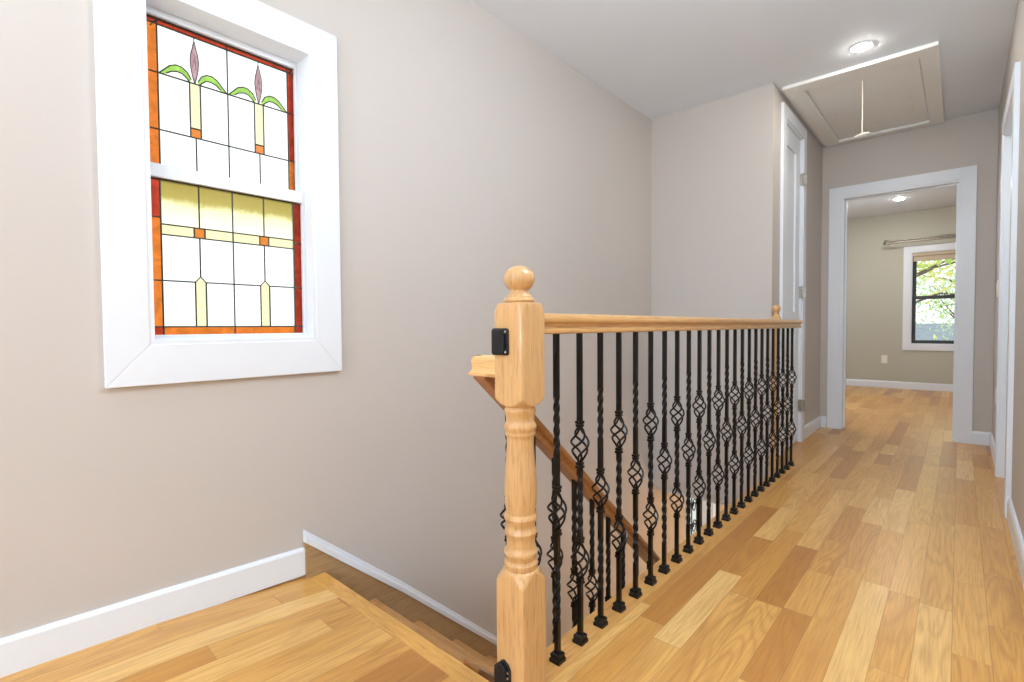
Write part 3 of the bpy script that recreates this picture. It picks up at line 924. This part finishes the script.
obj('headrail', B((-.508,.326,YB+.0,YB+.035,1.875,1.92)), M['shade'], sh, bevel=.004)
obj('shade_fabric', B((-.500,.318,YB+.02,YB+.026,1.815,1.878)), M['shade'], sh)
obj('bottom_bar', B((-.502,.320,YB+.016,YB+.030,1.803,1.817)), M['shade'], sh, bevel=.002)
rd = empty('curtain_rod', (-.2, YB-.07, 2.1), 'double nickel curtain rod above the bedroom window', 'curtain rod')
for dy, z in ((.06, 2.115), (.12, 2.075)):
    bm = bmesh.new(); tube(bm, [(-.80, YB-dy, z), (.62, YB-dy, z)], .012, 12)
    obj('rod', bm, M['nickel'], rd, smooth=True)
    for X in (-.82, .64):
        bm = bmesh.new(); s = -1 if X < 0 else 1
        tube(bm, [(X-s*.02, YB-dy, z), (X-s*.01, YB-dy, z), (X, YB-dy, z), (X+s*.012, YB-dy, z)], lambda t: .011+.008*math.sin(PI*min(1,t+.2)), 12)
        obj('rod_finial', bm, M['nickel'], rd, smooth=True)
for X in (-.77, .59):
    bm = B((X-.012, X+.012, YB-.006, YB, 2.05, 2.14), (X-.005, X+.005, YB-.125, YB, 2.06, 2.072), (X-.005, X+.005, YB-.065, YB, 2.10, 2.110))
    obj('rod_bracket', bm, M['nickel'], rd)

# lower stair-hall window (glimpsed through the balusters)
bm = bmesh.new(); casing(bm, W3[0], W3[1], W3[2], W3[3], .07, XW, XW+.018)
w3 = struct('window_3', bm, M['white']); tag(w3, 'bright window with dark scroll bars one storey down')
obj('window_pane', B((XW-.08, XW-.075, W3[0], W3[1], W3[2], W3[3])), M['pane'], w3)
bm = bmesh.new()
for yy in (4.42, 4.54, 4.66, 4.78): tube(bm, [(XW-.05, yy, W3[2]), (XW-.05, yy, W3[3])], .006, 6)
for c0 in (4.48, 4.60, 4.72):
    for zc_ in (-.78, -.98):
        tube(bm, [(XW-.05, c0+.05*math.cos(a)*(1-a/14), zc_+.07*math.sin(a)*(1-a/14)) for a in [k*.5 for k in range(20)]], .005, 6)
obj('scroll_grille', bm, M['iron'], w3, smooth=True)

# ------------------------------------------------------------------ outdoors behind the bedroom window
def foliage_mat(name, c1, c2):
    t = NT(name); gi = t.n('ShaderNodeNewGeometry')
    n = t.n('ShaderNodeTexNoise'); n.inputs['Scale'].default_value = 2.2
    tc = t.n('ShaderNodeTexCoord').outputs['Object']; t.l(tc, n.inputs[0])
    c = t.ramp(n.outputs[0], [(.35, c1), (.65, c2)])
    d = t.n('ShaderNodeBsdfDiffuse'); tr = t.n('ShaderNodeBsdfTranslucent'); t.l(c, d.inputs[0]); t.l(c, tr.inputs[0])
    mx = t.n('ShaderNodeMixShader'); mx.inputs[0].default_value = .5
    t.l(d.outputs[0], mx.inputs[1]); t.l(tr.outputs[0], mx.inputs[2]); t.l(mx.outputs[0], t.out.inputs[0]); return t.m
M['leaf'] = foliage_mat('leaves', sr(190,220,120), sr(246,240,160))
M['leaf2'] = foliage_mat('leaves_pale', sr(180,214,170), sr(220,236,190))
M['bark'] = paint('bark', sr(112,98,84), .9, .2, 12)
def tree(loc, spread, n, mat, label, seed):
    rnd = random.Random(seed)
    e = empty('tree', loc, label, 'tree', None)
    bm = bmesh.new()
    x, y, z = loc
    top = spread[2]
    tube(bm, [(x, y, z), (x+.05, y, z+top*.35), (x-.1, y+.1, z+top*.6), (x+.1, y, z+top*.9)], lambda t: .16*(1-.75*t), 8)
    tips = []
    for k in range(16):
        a = rnd.uniform(0, 2*PI); h0 = z+top*rnd.uniform(.78, 1.0); L = rnd.uniform(.5, 1)*spread[0]
        p1 = (x+math.cos(a)*L*.5, y+math.sin(a)*L*.4, h0+rnd.uniform(.1, .5)); p2 = (x+math.cos(a)*L, y+math.sin(a)*L*.7, h0+rnd.uniform(-.1, .9))
        tube(bm, [(x, y, h0-.2), p1, p2], lambda t: .035*(1-.7*t), 6); tips += [p1, p2]
    obj('trunk', bm, M['bark'], e, smooth=True)
    bm = bmesh.new()
    for k in range(n):
        c = rnd.choice(tips)
        p = Vector((c[0]+rnd.gauss(0,.38), c[1]+rnd.gauss(0,.38), c[2]+rnd.gauss(0,.34)))
        s = rnd.uniform(.025, .06); u = Vector((rnd.gauss(0,1), rnd.gauss(0,1), rnd.gauss(0,1))).normalized(); w = u.orthogonal().normalized()
        bm.faces.new([bm.verts.new(p+u*s*1.6), bm.verts.new(p+w*s*.7), bm.verts.new(p-u*s*1.6), bm.verts.new(p-w*s*.7)])
    obj('foliage', bm, M[mat], e)
tree((-1.2, 14.0, -3.0), (2.0, 2.0, 5.6), 2300, 'leaf', 'yellow green leafy tree outside the bedroom window, upper sash', 3)
tree((.4, 19.5, -3.0), (2.0, 2.0, 5.0), 1300, 'leaf2', 'paler tree farther back outside the bedroom window', 5)
struct('ground', B((-16, 14, YB+.5, 40, -3.2, -3.0)), paint('pale_gravel', sr(205,205,198), .9, .1, 3))
hb = empty('neighbouring_house', (-2, 24, -3), 'pale neighbouring house with grey roof seen low through the bedroom window', 'house')
obj('house_wall', B((-6, 3, 22, 27, -3.0, .0)), M['exterior'], hb)
bm = bmesh.new(); prism(bm, [(21.6,-.05),(27.4,-.05),(24.5,.95)], 0, -6.3, 3.3); obj('house_roof', bm, paint('grey_roof', sr(140,150,158), .8, .1, 5), hb)

# ------------------------------------------------------------------ world: bright overcast sky
w = bpy.data.worlds.new('sky'); S.world = w; w.use_nodes = True
nt = w.node_tree; nt.nodes.clear()
bg = nt.nodes.new('ShaderNodeBackground'); bg.inputs[0].default_value = (.94, .97, 1, 1); bg.inputs[1].default_value = 1.5
wo = nt.nodes.new('ShaderNodeOutputWorld'); nt.links.new(bg.outputs[0], wo.inputs[0])

# ------------------------------------------------------------------ camera
f, yaw, pit, rol = 496.4, .7342, .0283, -.0067
F = Vector((-math.sin(yaw)*math.cos(pit), math.cos(yaw)*math.cos(pit), -math.sin(pit)))
R0 = Vector((math.cos(yaw), math.sin(yaw), 0)); U0 = R0.cross(F)
Rv = math.cos(rol)*R0 + math.sin(rol)*U0; Uv = -math.sin(rol)*R0 + math.cos(rol)*U0
cam = bpy.data.cameras.new('camera'); co = bpy.data.objects.new('camera', cam); COL.objects.link(co)
cam.sensor_fit = 'HORIZONTAL'; cam.sensor_width = 36; cam.lens = f/1024*36; cam.clip_start = .02
co.matrix_world = Matrix(((Rv.x, Uv.x, -F.x, 0), (Rv.y, Uv.y, -F.y, 0), (Rv.z, Uv.z, -F.z, .92), (0, 0, 0, 1)))
S.camera = co

S.view_settings.view_transform = 'Standard'; S.view_settings.look = 'None'
S.view_settings.exposure = 0.12; S.view_settings.gamma = 1.0; S.view_settings.use_curve_mapping = False
S.cycles.use_denoising = True
S.cycles.max_bounces = 10; S.cycles.diffuse_bounces = 6; S.cycles.transparent_max_bounces = 12
S.cycles.sample_clamp_indirect = 6
